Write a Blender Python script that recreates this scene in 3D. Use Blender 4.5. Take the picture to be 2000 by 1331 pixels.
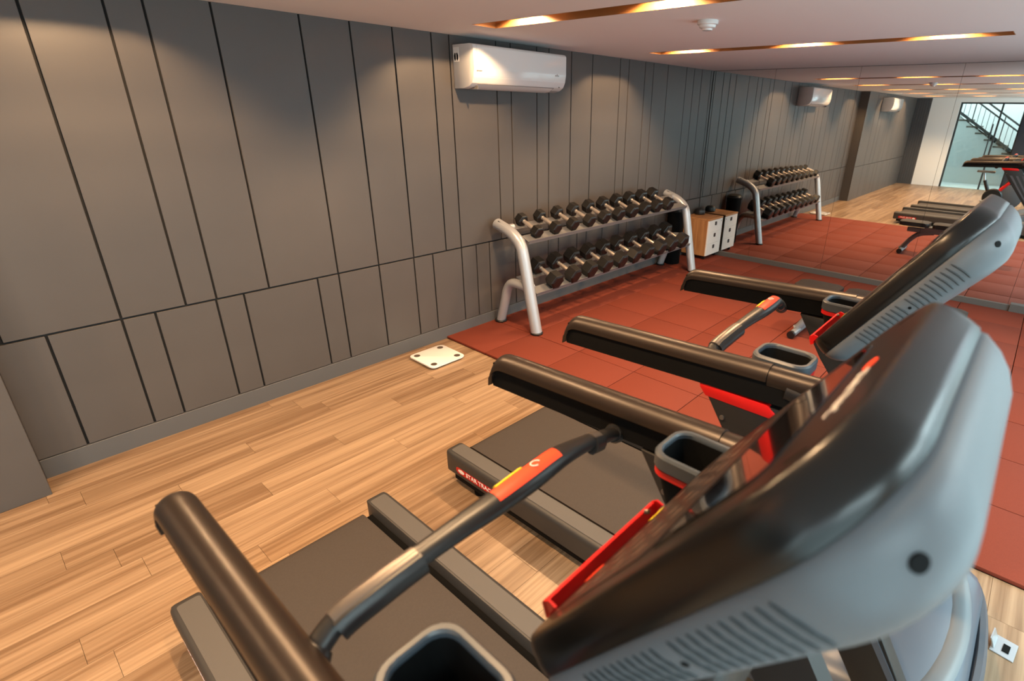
import bpy, bmesh, math, random
from mathutils import Vector, Matrix
random.seed(7)
for o in list(bpy.data.objects): bpy.data.objects.remove(o, do_unlink=True)
SC = bpy.context.scene
COL = SC.collection
PI = math.pi

# ------------------------------------------------------------------ camera
CAM_H = 1.8
cd = bpy.data.cameras.new('camera'); cam = bpy.data.objects.new('camera', cd); COL.objects.link(cam)
cd.sensor_fit = 'HORIZONTAL'; cd.sensor_width = 36.0
cd.lens = 1043.67 / 2000 * 36.0
cd.shift_x = (1000 - 1109.66) / 2000
cd.shift_y = (654.95 - 665.5) / 2000
cd.clip_start = 0.02; cd.clip_end = 100
RT = [[0.656080382, -0.754485246, 0.017622294], [-0.282371782, -0.267063456, -0.921381185], [0.699874781, 0.599524081, -0.388260438]]
cam.matrix_world = Matrix(((RT[0][0], -RT[1][0], -RT[2][0], 0), (RT[0][1], -RT[1][1], -RT[2][1], 0), (RT[0][2], -RT[1][2], -RT[2][2], CAM_H), (0, 0, 0, 1)))
cd.dof.use_dof = True; cd.dof.focus_distance = 3.0; cd.dof.aperture_fstop = 3.5
SC.camera = cam

# ------------------------------------------------------------------ world, daylight, exposure
W_Y = 3.484      # panelled wall
W_P = 3.305      # thicker wall beyond the pier corner
M_X = 6.75       # mirror wall
E_X = -5.1       # far end wall
F_Y = -1.15      # window wall
H = 2.281
wd = bpy.data.worlds.new('daylight'); SC.world = wd; wd.use_nodes = True
bg = wd.node_tree.nodes['Background']; bg.inputs[0].default_value = (0.72, 0.86, 1.0, 1); bg.inputs[1].default_value = 1.0
SC.view_settings.view_transform = 'Standard'; SC.view_settings.look = 'None'; SC.view_settings.gamma = 1.0
SC.view_settings.use_curve_mapping = False
SC.view_settings.exposure = 0.0
SC.cycles.use_denoising = True
SC.cycles.max_bounces = 10; SC.cycles.diffuse_bounces = 5; SC.cycles.glossy_bounces = 6; SC.cycles.transmission_bounces = 6; SC.cycles.transparent_max_bounces = 12
SC.cycles.caustics_reflective = False; SC.cycles.caustics_refractive = False
SC.cycles.sample_clamp_indirect = 6.0
WINDOWS = [(-4.9, -2.5), (-2.1, 0.3), (0.7, 3.1), (3.5, 5.9)]
WIN_Z = (0.06, 2.20)
def area_light(name, loc, rot, sx, sy, power, col):
    l = bpy.data.lights.new(name, 'AREA'); l.shape = 'RECTANGLE'; l.size = sx; l.size_y = sy; l.energy = power; l.color = col
    o = bpy.data.objects.new(name, l); COL.objects.link(o); o.location = loc; o.rotation_euler = rot
    return o
DAY_POWER = 52.0; SKY_POWER = 150.0
for a, b in WINDOWS:
    area_light('window_daylight', ((a + b) / 2, F_Y - 0.16, 1.13), (PI / 2 + math.radians(-8), 0, 0), b - a, 2.1, DAY_POWER * (2.4 if b < -2 else 1.0), (0.80, 0.91, 1.0))
for a, b in WINDOWS[1:]:
    area_light('sky_daylight', ((a + b) / 2, F_Y - 1.25, 2.9), (math.radians(52), 0, 0), b - a, 1.4, SKY_POWER, (0.84, 0.93, 1.0))
area_light('stairwell_daylight', (-6.9, 1.6, 4.05), (0, 0, 0), 2.4, 3.0, 170.0, (0.92, 0.97, 1.0))
SPOT_POWER = 122.0
SPOT_COL = (1.0, 0.63, 0.33)

# ------------------------------------------------------------------ helpers
def lin(c):
    return tuple((x / 255 / 12.92 if x / 255 <= 0.04045 else ((x / 255 + 0.055) / 1.055) ** 2.4) for x in c)
def M(name, col, rough=0.5, metal=0.0, var=0.0, vscale=8.0, stretch=None, bump=0.0, bscale=60.0, coat=0.0, emit=None, estr=0.0, spec=0.5, lin_in=False):
    m = bpy.data.materials.new(name); m.use_nodes = True
    nt = m.node_tree; b = nt.nodes['Principled BSDF']
    c = tuple(col) if lin_in else lin(col)
    b.inputs['Base Color'].default_value = (*c, 1); b.inputs['Roughness'].default_value = rough; b.inputs['Metallic'].default_value = metal
    b.inputs['Specular IOR Level'].default_value = spec
    if coat: b.inputs['Coat Weight'].default_value = coat; b.inputs['Coat Roughness'].default_value = 0.08
    if emit: b.inputs['Emission Color'].default_value = (*emit, 1); b.inputs['Emission Strength'].default_value = estr
    if var or bump:
        tc = nt.nodes.new('ShaderNodeTexCoord'); mp = nt.nodes.new('ShaderNodeMapping'); nt.links.new(tc.outputs['Object'], mp.inputs[0])
        if stretch: mp.inputs['Scale'].default_value = stretch
    if var:
        n = nt.nodes.new('ShaderNodeTexNoise'); n.inputs['Scale'].default_value = vscale; n.inputs['Detail'].default_value = 5
        nt.links.new(mp.outputs[0], n.inputs['Vector'])
        r = nt.nodes.new('ShaderNodeMix'); r.data_type = 'RGBA'
        r.inputs[6].default_value = (*[x * (1 - var) for x in c], 1); r.inputs[7].default_value = (*[min(1, x * (1 + var)) for x in c], 1)
        nt.links.new(n.outputs['Fac'], r.inputs[0]); nt.links.new(r.outputs[2], b.inputs['Base Color'])
    if bump:
        n2 = nt.nodes.new('ShaderNodeTexNoise'); n2.inputs['Scale'].default_value = bscale; n2.inputs['Detail'].default_value = 3
        nt.links.new(mp.outputs[0], n2.inputs['Vector'])
        bp = nt.nodes.new('ShaderNodeBump'); bp.inputs['Strength'].default_value = bump; bp.inputs['Distance'].default_value = 0.002
        nt.links.new(n2.outputs['Fac'], bp.inputs['Height']); nt.links.new(bp.outputs[0], b.inputs['Normal'])
    return m
def glass(name, tint=(0.9, 0.96, 0.95), refl=0.10):
    m = bpy.data.materials.new(name); m.use_nodes = True; nt = m.node_tree
    for n in list(nt.nodes):
        if n.type == 'BSDF_PRINCIPLED': nt.nodes.remove(n)
    out = [n for n in nt.nodes if n.type == 'OUTPUT_MATERIAL'][0]
    t = nt.nodes.new('ShaderNodeBsdfTransparent'); t.inputs[0].default_value = (*tint, 1)
    g = nt.nodes.new('ShaderNodeBsdfGlossy'); g.inputs['Roughness'].default_value = 0.02
    mx = nt.nodes.new('ShaderNodeMixShader'); mx.inputs[0].default_value = refl
    nt.links.new(t.outputs[0], mx.inputs[1]); nt.links.new(g.outputs[0], mx.inputs[2]); nt.links.new(mx.outputs[0], out.inputs[0])
    return m
def wood(name, light, dark, grain=(0.28, 9.0, 9.0), rough=0.38, tone=0.35):
    """streaky wood: long grain along local X, every object a tone of its own"""
    m = bpy.data.materials.new(name); m.use_nodes = True; nt = m.node_tree; b = nt.nodes['Principled BSDF']
    tc = nt.nodes.new('ShaderNodeTexCoord'); oi = nt.nodes.new('ShaderNodeObjectInfo')
    ad = nt.nodes.new('ShaderNodeVectorMath'); ad.operation = 'ADD'
    mu = nt.nodes.new('ShaderNodeMath'); mu.operation = 'MULTIPLY'; mu.inputs[1].default_value = 37.0
    nt.links.new(oi.outputs['Random'], mu.inputs[0]); cb = nt.nodes.new('ShaderNodeCombineXYZ')
    for k in range(3): nt.links.new(mu.outputs[0], cb.inputs[k])
    nt.links.new(tc.outputs['Object'], ad.inputs[0]); nt.links.new(cb.outputs[0], ad.inputs[1])
    mp = nt.nodes.new('ShaderNodeMapping'); mp.inputs['Scale'].default_value = grain; nt.links.new(ad.outputs[0], mp.inputs[0])
    n1 = nt.nodes.new('ShaderNodeTexNoise'); n1.inputs['Scale'].default_value = 2.2; n1.inputs['Detail'].default_value = 6; n1.inputs['Distortion'].default_value = 0.8
    n2 = nt.nodes.new('ShaderNodeTexNoise'); n2.inputs['Scale'].default_value = 9.0; n2.inputs['Detail'].default_value = 6
    nt.links.new(mp.outputs[0], n1.inputs['Vector']); nt.links.new(mp.outputs[0], n2.inputs['Vector'])
    a1 = nt.nodes.new('ShaderNodeMath'); a1.operation = 'MULTIPLY_ADD'; a1.inputs[1].default_value = 0.45
    nt.links.new(n2.outputs['Fac'], a1.inputs[0]); nt.links.new(n1.outputs['Fac'], a1.inputs[2])
    a2 = nt.nodes.new('ShaderNodeMath'); a2.operation = 'MULTIPLY_ADD'; a2.inputs[1].default_value = tone
    nt.links.new(oi.outputs['Random'], a2.inputs[0]); nt.links.new(a1.outputs[0], a2.inputs[2])
    cr = nt.nodes.new('ShaderNodeValToRGB'); e = cr.color_ramp.elements
    e[0].position = 0.48; e[0].color = (*lin(light), 1); e[1].position = 1.12 if False else 1.0; e[1].color = (*lin(dark), 1)
    nt.links.new(a2.outputs[0], cr.inputs[0]); nt.links.new(cr.outputs[0], b.inputs['Base Color'])
    b.inputs['Roughness'].default_value = rough
    return m

def finish(bm, angle=35):
    bmesh.ops.recalc_face_normals(bm, faces=bm.faces[:])
    ca = math.radians(angle)
    for f in bm.faces: f.smooth = True
    for e in bm.edges:
        if len(e.link_faces) == 2: e.smooth = e.calc_face_angle(0) < ca
def mesh(bm, name, m, angle=35):
    finish(bm, angle); me = bpy.data.meshes.new(name); bm.to_mesh(me); bm.free()
    if m: me.materials.append(m)
    return me
def obj(name, bm, m, parent=None, label=None, cat=None, group=None, kind=None, angle=35):
    me = bm if isinstance(bm, bpy.types.Mesh) else mesh(bm, name, m, angle)
    o = bpy.data.objects.new(name, me); COL.objects.link(o)
    if parent: o.parent = parent
    tag(o, label, cat, group, kind)
    return o
def tag(o, label=None, cat=None, group=None, kind=None):
    if label: o['label'] = label
    if cat: o['category'] = cat
    if group: o['group'] = group
    if kind: o['kind'] = kind
    return o
def thing(name, label, cat, loc=(0, 0, 0), rz=0.0, group=None):
    o = bpy.data.objects.new(name, None); COL.objects.link(o); o.location = loc; o.rotation_euler = (0, 0, rz)
    o.empty_display_size = 0.1
    return tag(o, label, cat, group)
def copy_tree(o, parent=None):
    c = o.copy(); COL.objects.link(c); c.parent = parent
    for ch in list(o.children): copy_tree(ch, c)
    return c
def B(): return bmesh.new()
def box(bm, x0, x1, y0, y1, z0, z1, bev=0.0, seg=2):
    g = bmesh.ops.create_cube(bm, size=1.0); vs = g['verts']
    for v in vs: v.co = Vector(((x0 + x1) / 2 + v.co.x * (x1 - x0), (y0 + y1) / 2 + v.co.y * (y1 - y0), (z0 + z1) / 2 + v.co.z * (z1 - z0)))
    if bev:
        es = list({e for v in vs for e in v.link_edges})
        bmesh.ops.bevel(bm, geom=es, offset=bev, segments=seg, profile=0.5, affect='EDGES')
    return bm
def loft(bm, rings, caps=(True, True), closed=False):
    vr = [[bm.verts.new(p) for p in r] for r in rings]; n = len(vr[0])
    pairs = list(zip(vr[:-1], vr[1:]))
    if closed: pairs.append((vr[-1], vr[0]))
    for a, b in pairs:
        for i in range(n):
            j = (i + 1) % n
            try: bm.faces.new((a[i], a[j], b[j], b[i]))
            except ValueError: pass
    if not closed:
        if caps[0]: bm.faces.new(vr[0][::-1])
        if caps[1]: bm.faces.new(vr[-1])
    return vr
def smooth_path(pts, n=6):
    P = [Vector(p) for p in pts]; out = []
    for i in range(len(P) - 1):
        p0 = P[max(0, i - 1)]; p1 = P[i]; p2 = P[i + 1]; p3 = P[min(len(P) - 1, i + 2)]
        for k in range(n):
            t = k / n
            out.append(0.5 * ((2 * p1) + (-p0 + p2) * t + (2 * p0 - 5 * p1 + 4 * p2 - p3) * t * t + (-p0 + 3 * p1 - 3 * p2 + p3) * t ** 3))
    out.append(P[-1]); return out
def tube(bm, pts, r, seg=12, caps=(True, True), up=(0, 0, 1), flat=1.0):
    """r: radius or list; flat: scale of the section along the 'up' side"""
    P = [Vector(p) for p in pts]; rings = []; U = Vector(up)
    for i, p in enumerate(P):
        t = (P[min(i + 1, len(P) - 1)] - P[max(i - 1, 0)]).normalized()
        s = t.cross(U)
        if s.length < 1e-4: s = t.cross(Vector((1, 0, 0)))
        s.normalize(); u = s.cross(t).normalized()
        rr = r[i] if isinstance(r, (list, tuple)) else r
        rings.append([p + s * rr * math.cos(a) + u * rr * flat * math.sin(a) for a in [2 * PI * k / seg for k in range(seg)]])
    loft(bm, rings, caps); return bm
def cyl(bm, p0, p1, r, seg=16, r2=None):
    return tube(bm, [p0, p1], [r, r if r2 is None else r2], seg)
def lathe(bm, prof, axis0=(0, 0, 0), seg=24, axis='z'):
    ax = Vector(axis0); rings = []
    for r, h in prof:
        ring = []
        for k in range(seg):
            a = 2 * PI * k / seg; c, s = max(r, 1e-4) * math.cos(a), max(r, 1e-4) * math.sin(a)
            ring.append(ax + Vector({'z': (c, s, h), 'y': (c, h, s), 'x': (h, c, s)}[axis]))
        rings.append(ring)
    loft(bm, rings); return bm
def prism(bm, poly, a0, a1, axis='x', bev=0.0):
    """poly of (p,q) extruded along an axis: x -> (y,z), y -> (x,z), z -> (x,y)"""
    f = {'x': lambda p, a: (a, p[0], p[1]), 'y': lambda p, a: (p[0], a, p[1]), 'z': lambda p, a: (p[0], p[1], a)}[axis]
    vr = loft(bm, [[f(p, a0) for p in poly], [f(p, a1) for p in poly]])
    if bev:
        es = list({e for r in vr for v in r for e in v.link_edges})
        bmesh.ops.bevel(bm, geom=es, offset=bev, segments=2, profile=0.5, affect='EDGES')
    return bm
def rrect(x0, x1, y0, y1, r, n=5):
    """rounded rectangle points, r single or (bl, br, tr, tl)"""
    if not isinstance(r, (list, tuple)): r = (r, r, r, r)
    out = []
    for (cx, cy, rr, a0) in ((x0 + r[0], y0 + r[0], r[0], PI), (x1 - r[1], y0 + r[1], r[1], 1.5 * PI), (x1 - r[2], y1 - r[2], r[2], 0), (x0 + r[3], y1 - r[3], r[3], 0.5 * PI)):
        for k in range(n + 1):
            a = a0 + k / n * PI / 2; out.append((cx + rr * math.cos(a), cy + rr * math.sin(a)))
    return out
def text_mesh(s, size, depth=0.0006):
    c = bpy.data.curves.new('lettering', 'FONT'); c.body = s; c.size = size; c.extrude = depth; c.align_x = 'CENTER'; c.align_y = 'CENTER'; c.resolution_u = 3
    o = bpy.data.objects.new('lettering', c); COL.objects.link(o)
    dg = bpy.context.evaluated_depsgraph_get(); me = bpy.data.meshes.new_from_object(o.evaluated_get(dg))
    bpy.data.objects.remove(o, do_unlink=True); bpy.data.curves.remove(c); return me

# ------------------------------------------------------------------ materials
m_panel = M('grey painted panel', (79, 75, 73), 0.42, spec=0.34, var=0.10, vscale=3.0, bump=0.06, bscale=300)
m_gap = M('black joint backing', (12, 11, 11), 0.8)
m_base = M('grey painted skirting', (84, 84, 85), 0.5)
m_ceil = M('off-white ceiling paint', (224, 222, 222), 0.85)
m_white = M('white wall paint', (236, 238, 238), 0.75)
m_floorwood = wood('oak floor plank', (178, 151, 122), (118, 92, 68), tone=0.22)
m_sub = M('dark screed', (40, 30, 22), 0.9)
m_rub = M('red rubber crumb', (116, 52, 37), 0.85, var=0.30, vscale=420, bump=0.5, bscale=420, spec=0.25)
m_mirror = M('mirror silver', (238, 240, 238), 0.0, metal=1.0)
m_plinth = M('grey plinth paint', (82, 79, 77), 0.5)
m_lining = M('bronze slot lining', (142, 98, 56), 0.42, metal=0.15)  # gold of the warm lamplight is put into this brown base colour
m_lampw = M('warm lamp lens', (255, 220, 170), 0.3, emit=(1.0, 0.72, 0.42), estr=14.0)
m_plastic_w = M('white gloss plastic', (218, 217, 215), 0.18, coat=0.3)
m_seam = M('grey plastic seam', (120, 116, 112), 0.5)
m_silver = M('silver powder coat', (172, 174, 178), 0.32, metal=0.35)
m_tray = M('grey tray steel', (122, 121, 122), 0.42, metal=0.3)
m_chrome = M('chrome handle', (232, 220, 208), 0.28, metal=0.85)
m_rubblk = M('black rubber', (20, 18, 17), 0.40, bump=0.1, bscale=200)
m_blk = M('black satin plastic', (22, 21, 21), 0.42)
m_blkdull = M('black matt plastic', (9, 9, 9), 0.75, spec=0.12)
m_rail = M('bronze black satin rail', (44, 35, 29), 0.38, metal=0.4)
m_foot = M('grey step rail', (77, 74, 72), 0.6, bump=0.15, bscale=400)
m_footdark = M('charcoal step rail edge', (50, 48, 47), 0.5)
m_belt = M('running belt', (52, 45, 41), 0.7, var=0.22, vscale=160, bump=0.25, bscale=300)
m_gloss = M('black gloss console', (14, 11, 9), 0.29, spec=0.4)
m_face = M('brown black face film', (34, 24, 20), 0.32)
m_screen = M('dark glass display', (14, 10, 12), 0.04, coat=0.6)
m_shell = M('silver grey console shell', (86, 89, 93), 0.42, spec=0.35, metal=0.0)
m_hood = M('blue grey motor hood', (84, 89, 98), 0.36, metal=0.1)
m_hoodlt = M('light grey hood band', (98, 103, 107), 0.4)
m_vent = M('dark vent slot', (36, 38, 40), 0.6)
m_bump = M('slate bumper', (70, 74, 82), 0.5)
m_red = M('red plastic', (190, 16, 16), 0.38)
m_orange = M('red grip label', (238, 70, 38), 0.4)
m_yellow = M('yellow label', (226, 200, 40), 0.5)
m_ink = M('white ink', (240, 236, 230), 0.6)
m_key = M('printed key', (74, 58, 50), 0.4)
m_steel = M('grip sensor steel', (100, 93, 88), 0.36, metal=0.6)
m_cupgrey = M('grey cup rim', (58, 65, 72), 0.38)
m_cab = wood('cabinet oak laminate', (196, 142, 92), (150, 98, 58), grain=(9.0, 9.0, 0.6), rough=0.45, tone=0.0)
m_cabtop = wood('cabinet oak top', (196, 142, 92), (150, 98, 58), grain=(0.7, 9.0, 9.0), rough=0.45, tone=0.0)
m_cabw = M('white laminate front', (232, 230, 226), 0.4)
m_scale = M('white scale glass', (244, 240, 236), 0.12, coat=0.5)
m_scaleel = M('grey electrode', (120, 106, 94), 0.35, metal=0.6)
m_navy = M('navy black wall', (22, 26, 36), 0.6)
m_dkwall = M('dark grey boarding', (74, 76, 80), 0.5)
m_iron = M('dark iron', (38, 42, 44), 0.5)
m_tread = M('brown stair tread', (96, 88, 78), 0.6)
m_concrete = M('pale stair concrete', (206, 212, 212), 0.7)
m_glass = glass('clear glass', (0.86, 0.95, 0.93), 0.06)
m_alu = M('aluminium', (190, 194, 198), 0.35, metal=0.8)
m_pad = M('black vinyl pad', (34, 30, 28), 0.5)
m_bench = M('grey bench frame', (132, 134, 138), 0.4, metal=0.2)

# ------------------------------------------------------------------ floor
ST = 'structure'
b = B(); box(b, E_X - 0.1, M_X + 0.1, F_Y - 0.1, W_Y + 0.1, -0.12, -0.012); floor = obj('floor', b, m_sub, kind=ST)
MAT_X0, TILE = 2.487, 0.53
PW = 0.146; y = 3.082
while y + PW < W_Y: y += PW
rowi = 0
while y + PW > F_Y:
    off = (rowi * 0.47 + random.uniform(-.08, .08)) % 1.22
    x = E_X - off
    while x < MAT_X0:
        L = 1.22 if random.random() < 0.75 else 0.61
        x0, x1 = max(x, E_X), min(x + L, MAT_X0)
        y0, y1 = max(y, F_Y), min(y + PW, W_P if x1 < -0.06 else W_Y)
        if x1 - x0 > 0.02 and y1 - y0 > 0.01:
            b = B(); g = 0.0006
            box(b, -(x1 - x0) / 2 + g, (x1 - x0) / 2 - g, -(y1 - y0) / 2 + g, (y1 - y0) / 2 - g, -0.012, 0.0)
            p = obj('plank', b, m_floorwood, floor); p.location = ((x0 + x1) / 2, (y0 + y1) / 2, 0)
        x += L
    y -= PW; rowi += 1

# red rubber tiles
rub = thing('rubber_mat', 'red rubber tile matting laid between the oak floor and the mirror', 'mat', (MAT_X0, 0, 0))
ys = [W_Y]; yy = 2.996
while yy > F_Y: ys.append(yy); yy -= TILE
ys.append(F_Y)
xs = [MAT_X0 + TILE * k for k in range(9)]
xs = [x for x in xs if x < M_X - 0.06] + [M_X - 0.03]
for i in range(len(xs) - 1):
    for j in range(len(ys) - 1):
        w, d = xs[i + 1] - xs[i], ys[j] - ys[j + 1]
        if w < 0.03 or d < 0.03: continue
        b = B(); g = 0.0022; box(b, -w / 2 + g, w / 2 - g, -d / 2 + g, d / 2 - g, 0, 0.02 + random.uniform(-.0008, .0008), 0.004, 2)
        p = obj('rubber_tile', b, m_rub, rub); p.location = ((xs[i] + xs[i + 1]) / 2 - MAT_X0, (ys[j] + ys[j + 1]) / 2, 0)

# ------------------------------------------------------------------ panelled wall
GZ = 0.742; BBZ = 0.108; G = 0.0055; PT = 0.014
b = B(); box(b, -0.05, M_X + 0.1, W_Y + PT, W_Y + 0.14, -0.02, H + 0.3); wb = obj('wall_back', b, m_gap, kind=ST)
def panels(parent, xs, z0, z1, yface):
    for a, c in zip(xs[:-1], xs[1:]):
        g0 = G if a > xs[0] else 0; g1 = G if c < xs[-1] else 0
        bm = B(); w = c - a
        box(bm, -w / 2 + g0, w / 2 - g1, 0, PT, -(z1 - z0) / 2, (z1 - z0) / 2, 0.0012, 1)
        p = obj('wall_panel', bm, m_panel, parent); p.location = ((a + c) / 2, yface, (z0 + z1) / 2)
UP = [-0.045, 0.0, 0.45, 0.745, 0.90, 1.193, 1.643, 1.95, 2.245, 2.548, 2.70, 3.144, 3.298, 3.597, 3.748, 4.044, 4.346, 4.785, 4.934, 5.228, 5.387, 5.68, 6.088, 6.27, 6.457, 6.69, M_X]
LO = [-0.045, 0.152, 0.45, 0.597, 0.895, 1.045, 1.498, 1.645, 1.95, 2.243, 2.416, 2.70, 2.855, 3.0, 3.308, 3.747, 3.894, 4.176, 4.325, 4.598, 4.90, 5.05, 5.35, 5.65, 5.95, 6.10, 6.40, M_X]
panels(wb, UP, GZ + G, H, W_Y); panels(wb, LO, BBZ + 0.004, GZ - G, W_Y)
b = B(); box(b, -0.045, M_X, W_Y - 0.004, W_Y + PT, -0.01, BBZ, 0.002, 1); obj('baseboard_back', b, m_base, kind=ST)
# thicker wall beyond the pier corner (seen plainly in the mirror)
b = B(); box(b, E_X - 0.1, -0.052 - PT, W_P + PT, W_Y + 0.14, -0.02, H + 0.3); wp = obj('wall_pier', b, m_gap, kind=ST)
UP2 = [E_X, -4.7, -4.4, -4.25, -3.8, -3.5, -3.05, -2.9, -2.45, -2.15, -2.0, -1.55, -1.25, -0.8, -0.045]
LO2 = [E_X, -4.85, -4.55, -4.1, -3.95, -3.5, -3.2, -2.75, -2.6, -2.15, -1.85, -1.4, -1.25, -0.8, -0.045]
panels(wp, UP2, GZ + G, H, W_P); panels(wp, LO2, 0.0, GZ - G, W_P)
bm = B(); box(bm, -PT, 0, -(W_Y - W_P) / 2 - 0.008, (W_Y - W_P) / 2 + 0.012, 0, H); p = obj('return_panel', bm, m_panel, wp); p.location = (-0.045, (W_P + W_Y) / 2 + 0.008 + PT / 2, 0)

# other walls
b = B(); box(b, M_X + 0.02, M_X + 0.15, F_Y - 0.1, W_Y + 0.1, -0.02, H + 0.3); obj('wall_right', b, m_panel, kind=ST)
b = B()
px = E_X
zA, zB = WIN_Z
edges = [E_X - 0.1] + [v for w in WINDOWS for v in w] + [M_X + 0.15]
for i in range(0, len(edges), 2): box(b, edges[i], edges[i + 1], F_Y - 0.12, F_Y, -0.02, H + 0.3)
for a, c in WINDOWS: box(b, a, c, F_Y - 0.12, F_Y, -0.02, zA); box(b, a, c, F_Y - 0.12, F_Y, zB, H + 0.3)
obj('wall_front', b, m_white, kind=ST)
for i, (a, c) in enumerate(WINDOWS):
    b = B(); t = 0.04
    for (x0, x1, z0, z1) in ((a, a + t, zA, zB), (c - t, c, zA, zB), (a + t, c - t, zA, zA + t), (a + t, c - t, zB - t, zB), ((a + c) / 2 - t / 2, (a + c) / 2 + t / 2, zA + t, zB - t)):
        box(b, x0, x1, F_Y - 0.09, F_Y - 0.04, z0, z1)
    w = obj('window_%d' % (i + 1), b, m_iron, kind=ST)
    for k, (x0, x1) in enumerate(((a + t, (a + c) / 2 - t / 2), ((a + c) / 2 + t / 2, c - t))):
        b = B(); box(b, x0, x1, F_Y - 0.068, F_Y - 0.062, zA + t, zB - t); obj('pane', b, m_glass, w)

# far end wall: boarded strip, white wall, glazed door, navy wall
b = B(); box(b, E_X - 0.12, E_X, 2.94, W_P + 0.2, -0.02, H + 0.3)
for k in range(6): box(b, E_X, E_X + 0.012, 2.942 + k * 0.060, 2.942 + k * 0.060 + 0.056, 0, H)
obj('wall_left_boarding', b, m_dkwall, kind=ST)
b = B(); box(b, E_X - 0.12, E_X, 2.30, 2.94, -0.02, H + 0.3); box(b, E_X - 0.12, E_X, 0.90, 2.30, 2.18, H + 0.3); obj('wall_left', b, m_white, kind=ST)
b = B(); box(b, E_X - 0.12, E_X + 0.02, F_Y - 0.1, 0.90, -0.02, H + 0.3); obj('wall_left_navy', b, m_navy, kind=ST)
b = B(); fx0, fx1 = E_X - 0.09, E_X - 0.04
for (y0, y1, z0, z1) in ((2.255, 2.30, 0, 2.18), (1.36, 1.40, 0, 2.14), (0.90, 0.93, 0, 2.18), (0.93, 2.255, 2.14, 2.18)):
    box(b, fx0, fx1, y0, y1, z0, z1, 0.003, 1)
dr = obj('door_1', b, m_iron, kind=ST)
for (y0, y1) in ((1.40, 2.255), (0.93, 1.36)):
    b = B(); box(b, E_X - 0.068, E_X - 0.058, y0, y1, 0.01, 2.14); obj('pane', b, m_glass, dr)
b = B(); cyl(b, (E_X + 0.0, 1.47, 0.75), (E_X + 0.0, 1.47, 1.66), 0.016, 12)
for z in (0.85, 1.55): cyl(b, (E_X - 0.06, 1.47, z), (E_X, 1.47, z), 0.008, 8)
obj('pull_handle', b, m_iron, dr)

# stairwell behind the glass
b = B(); box(b, -8.3, E_X - 0.12, -0.6, 3.4, -0.12, 0.0); obj('floor_stairwell', b, m_concrete, kind=ST)
b = B(); box(b, -8.4, -8.3, -0.6, 3.4, 0, 4.2); box(b, -8.3, E_X - 0.12, 3.4, 3.5, 0, 4.2); box(b, -8.3, E_X - 0.12, -0.7, -0.6, 0, 4.2); box(b, E_X - 0.13, E_X - 0.12, -0.6, 3.4, H + 0.3, 4.2); obj('wall_stairwell', b, m_white, kind=ST)
stair = thing('staircase', 'pale staircase with dark iron railing behind the glass door', 'staircase', (-6.5, 0.0, 0))
sl = 0.68
for k in range(11):
    yk = -0.35 + 0.25 * k; zk = (yk + 0.4) * sl + 0.02
    b = B(); box(b, -1.25, -0.06, yk, yk + 0.30, zk - 0.045, zk, 0.004, 1); obj('tread', b, m_tread, stair)
    b = B(); box(b, -1.25, -0.06, yk + 0.24, yk + 0.26, zk, zk + 0.13); obj('riser', b, m_concrete, stair)
def srail(z, r, name):
    b = B(); tube(b, [(-0.03, -0.55, -0.55 * sl + z), (-0.03, 2.9, 2.9 * sl + z)], r, 8); obj(name, b, m_iron, stair)
b = B(); prism(b, [(-0.45, -0.45 * sl + 0.24), (2.75, 2.75 * sl + 0.24), (2.75, 2.75 * sl + 0.32), (-0.45, -0.45 * sl + 0.32)], -0.05, -0.01, 'x'); obj('stringer', b, m_iron, stair)
b = B(); prism(b, [(-0.5, -0.5 * sl + 0.18), (2.75, 2.75 * sl + 0.18), (2.75, 0.0), (-0.5, 0.0)], -1.2, -0.07, 'x'); obj('stair_side', b, m_concrete, stair)
srail(0.80, 0.02, 'handrail'); srail(0.95, 0.022, 'handrail')
for k in range(25):
    yk = -0.4 + k * 0.125; big = k % 6 == 2
    b = B(); cyl(b, (-0.03, yk, yk * sl + 0.30), (-0.03, yk, yk * sl + (0.95 if big else 0.80)), 0.014 if big else 0.007, 8); obj('baluster', b, m_iron, stair)

# ------------------------------------------------------------------ ceiling with slots
SLOT_X = [-3.52, -1.52, 0.48, 2.48, 4.48]; SLOT_W = 0.20; SY0, SY1 = 0.39, 2.965; SD = 0.135
b = B(); cx = [E_X - 0.1] + [v for s in SLOT_X for v in (s, s + SLOT_W)] + [M_X + 0.1]
for i in range(0, len(cx), 2): box(b, cx[i], cx[i + 1], F_Y - 0.1, W_Y + PT, H, H + 0.012)
for s in SLOT_X: box(b, s, s + SLOT_W, F_Y - 0.1, SY0, H, H + 0.012); box(b, s, s + SLOT_W, SY1, W_Y + PT, H, H + 0.012)
box(b, E_X - 0.1, M_X + 0.1, F_Y - 0.1, W_Y + 0.1, H + 0.26, H + 0.29)
obj('ceiling', b, m_ceil, kind=ST)
slot_labels = ['long bronze ceiling slot with three downlights farthest from the mirror', 'long bronze ceiling slot with downlights, second from the far glass door',
               'long bronze ceiling slot with downlights above the near treadmill', 'long bronze ceiling slot with downlights between air conditioner and smoke detector', 'long bronze ceiling slot with downlights nearest the mirror wall']
LY = [2.68, 1.68, 0.76]
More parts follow.
